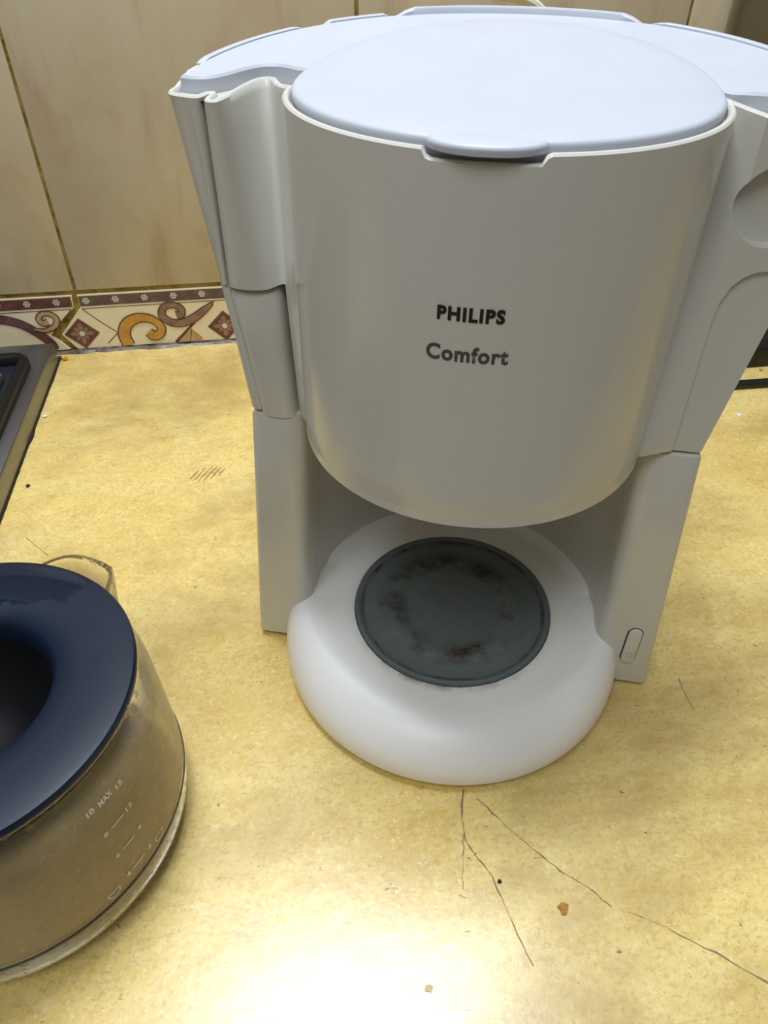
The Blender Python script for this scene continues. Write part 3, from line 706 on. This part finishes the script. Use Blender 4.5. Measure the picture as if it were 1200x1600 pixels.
# the printed measuring scale
def jr(z): return wallr(z)+.0003
def jtext(txt, az, z, w, h):
    me = text_mesh(txt, .005, .0002)
    xs = [v.co.x for v in me.vertices]; ys = [v.co.y for v in me.vertices]; x0, x1, y0, y1 = min(xs), max(xs), min(ys), max(ys)
    for v in me.vertices:
        xx = (v.co.x-(x0+x1)/2)*w/(x1-x0); zz = z+(v.co.y-(y0+y1)/2)*h/(y1-y0); a = radians(az)+xx/.078; v.co = (jr(zz)*cos(a), jr(zz)*sin(a), zz)
    me.name = 'scale_print'; me.materials.append(M['whiteink']); o = bpy.data.objects.new('scale_print', me); COL.objects.link(o); o.parent = jug
def jbar(az0, az1, z, h=.0009):
    bm = bmesh.new(); n = 6
    loft(bm, [[(jr(zz)*cos(radians(lerp(az0, az1, k/n))), jr(zz)*sin(radians(lerp(az0, az1, k/n))), zz) for k in range(n+1)] for zz in (z-h/2, z+h/2)], False, False, close=False)
    finish(bm, 'scale_print', M['whiteink'], jug)
jtext('10', -41.0, .0895, .0036, .0030); jtext('MAX', -35.5, .0888, .0070, .0034); jtext('15', -30.0, .0875, .0036, .0030)
for (l, r, z) in (('8', '12', .0720), ('6', '9', .0543), ('4', '6', .0370)):
    jtext(l, -40.5, z, .0021 if len(l) == 1 else .0038, .0030); jbar(-38.5, -33.4, z); jtext(r, -30.8, z, .0021 if len(r) == 1 else .0038, .0030)
for az in (-46.5, -26.0):      # little cup outlines
    bm = bmesh.new()
    pts = [(-.0030, .0020), (-.0024, -.0008), (-.0010, -.0018), (.0010, -.0018), (.0024, -.0008), (.0030, .0020)]
    for s0, s1 in zip(pts, pts[1:]+pts[:1]):
        dx, dz = s1[0]-s0[0], s1[1]-s0[1]; L = sqrt(dx*dx+dz*dz); nx, nz = -dz/L*.0003, dx/L*.0003
        q = []
        for (x, z) in ((s0[0]+nx, s0[1]+nz), (s1[0]+nx, s1[1]+nz), (s1[0]-nx, s1[1]-nz), (s0[0]-nx, s0[1]-nz)):
            a = radians(az)+x/.078; zz = .0340+z; q.append(bm.verts.new((jr(zz)*cos(a), jr(zz)*sin(a), zz)))
        bm.faces.new(q)
    finish(bm, 'cup_symbol', M['whiteink'], jug, smooth=False)

# ------------------------------------------------------------------ hob at the left
HE = -.3040
hob = thing('gas_hob', 'stainless steel gas hob with black pan support at the left wall corner', 'hob', (HE, .21, 0))
def hobpart(bm, name, m, **k):
    for v in bm.verts: v.co -= Vector((HE, .21, 0))
    return finish(bm, name, m, hob, **k)
bm = bmesh.new(); rbox(bm, -.95, HE, .020, .395, .0005, .0200, .0022, 3); hobpart(bm, 'steel_tray', M['steel'], angle=40)
bm = bmesh.new(); loft(bm, [[(x, y, z) for x, y in rrect(-.74, -.3215, .055, .3640, .022)] for z in (.0195, .0206)]); hobpart(bm, 'enamel_panel', M['navy'], angle=40)
bm = bmesh.new(); L = rrect(-.735, -.3195, .060, .3570, .011, 8)
prof = [(-.0045, .0200), (-.0045, .0285), (-.0025, .0305), (.0025, .0305), (.0045, .0285), (.0045, .0200)]
rings = []
for d, z in prof+[prof[0]]: rings.append([(x, y, z) for x, y in inset(L, d)])
loft(bm, rings, False, False); bmesh.ops.remove_doubles(bm, verts=bm.verts, dist=1e-6); hobpart(bm, 'pan_support', M['enamel'], angle=50)
for (x0, x1, y0, y1) in ((-.43, -.324, .205, .213), (-.532, -.524, .065, .150), (-.532, -.524, .265, .352), (-.732, -.62, .205, .213)):
    bm = bmesh.new(); rbox(bm, x0, x1, y0, y1, .0240, .0320, .0018); hobpart(bm, 'support_bar', M['enamel'], angle=50)
bm = bmesh.new(); rbox(bm, -.390, -.3335, .2960, .3300, .0205, .0275, .0020); hobpart(bm, 'bright_plate', mat_steel('bright_steel', (205, 202, 192), .4), angle=50)
bm = bmesh.new(); revolve(bm, [(.060, .0200), (.058, .0300), (.045, .0340), (.043, .0380), (.030, .0400), (.004, .0405)], 48, -.528, .209); hobpart(bm, 'burner', M['enamel'], angle=40)
# grime along the hob edge
bm = bmesh.new(); rows = []
for i in range(91):
    v = lerp(.022, .402, i/90); d = .0009+.0004*random.random()+.0014*max(0, sin(i*.41)*sin(i*.173+1))**3
    rows.append([(HE-.002, v, 0), (HE-.002, v, .0018), (HE+.0004, v, .0016), (HE+d, v, .0003), (HE+d, v, 0)])
loft(bm, rows); hobpart(bm, 'grime_line', M['seed'], angle=30)

# ------------------------------------------------------------------ dark appliance half hidden at the right, and a cord
ap = thing('dark_appliance', 'dark steel appliance on a black base standing at the wall behind the coffee maker', 'appliance', (.48, .35, 0))
def aploft(name, z0, z1, d, m):
    bm = bmesh.new(); c = rrect(.3020+d-.48, .665-d-.48, .2865+d-.35, .4080-.35, .028, 10)
    loft(bm, [[(x, y, z0) for x, y in c], [(x, y, z1-.002) for x, y in c], [(x, y, z1) for x, y in inset(c, .002)]]); return finish(bm, name, m, ap)
aploft('base_plinth', 0, .0200, 0, M['black']); aploft('front_band', .0200, .0500, .0012, M['navy']); aploft('body', .0500, .3700, .0006, M['dsteel'])
bm = bmesh.new(); tube(bm, [(.12, .2480, .0042), (.20, .2530, .0042), (.28, .2535, .0042), (.3637, .2526, .0042), (.46, .250, .0042), (.62, .240, .0042), (.85, .262, .0042)], .0040, 10, 8)
tag(finish(bm, 'power_cable', M['rubber']), 'black cable lying along the counter in front of the dark appliance', 'cable')

# ------------------------------------------------------------------ crumbs on the counter
def crumb(name, label, x, y, r, m, flat=.5, lump=.35):
    bm = bmesh.new(); bmesh.ops.create_icosphere(bm, subdivisions=2, radius=r)
    for v in bm.verts:
        v.co *= 1+random.uniform(-lump, lump); v.co.z = v.co.z*flat
    zmin = min(v.co.z for v in bm.verts)
    for v in bm.verts: v.co.z -= zmin
    o = finish(bm, name, m, angle=60); o.location = (x, y, 0); return tag(o, label, 'crumb')
crumb('crumb', 'brown flaky crumb on the counter in front of the coffee maker, right of the cracks', .0189, -.1613, .0023, M['crumb'], .3)
crumb('crumb', 'tiny dark crumb beside the long crack in the counter', -.0072, -.1454, .0010, M['seed'], .8)
crumb('crumb', 'pale tan crumb in the glare near the front edge of the counter', -.0489, -.1836, .0016, M['paleflake'], .15)
crumb('crumb', 'bright yellow crumb at the back corner of the steel hob', -.2990, .3960, .0028, M['ycrumb'], .9)
crumb('crumb', 'small white crumb against the right side of the steel hob', -.2985, .2950, .0021, M['wcrumb'], .5)
crumb('crumb', 'dark brown crumb on the counter by the front of the hob side', -.2920, .1960, .0015, M['seed'], .6)
crumb('crumb', 'white speck of dried splash on the counter right of the coffee maker', .3110, .2110, .0022, M['wcrumb'], .25)
crumb('crumb', 'tiny orange crumb at the foot of the black appliance base', .3720, .2800, .0016, M['ycrumb'], .9)
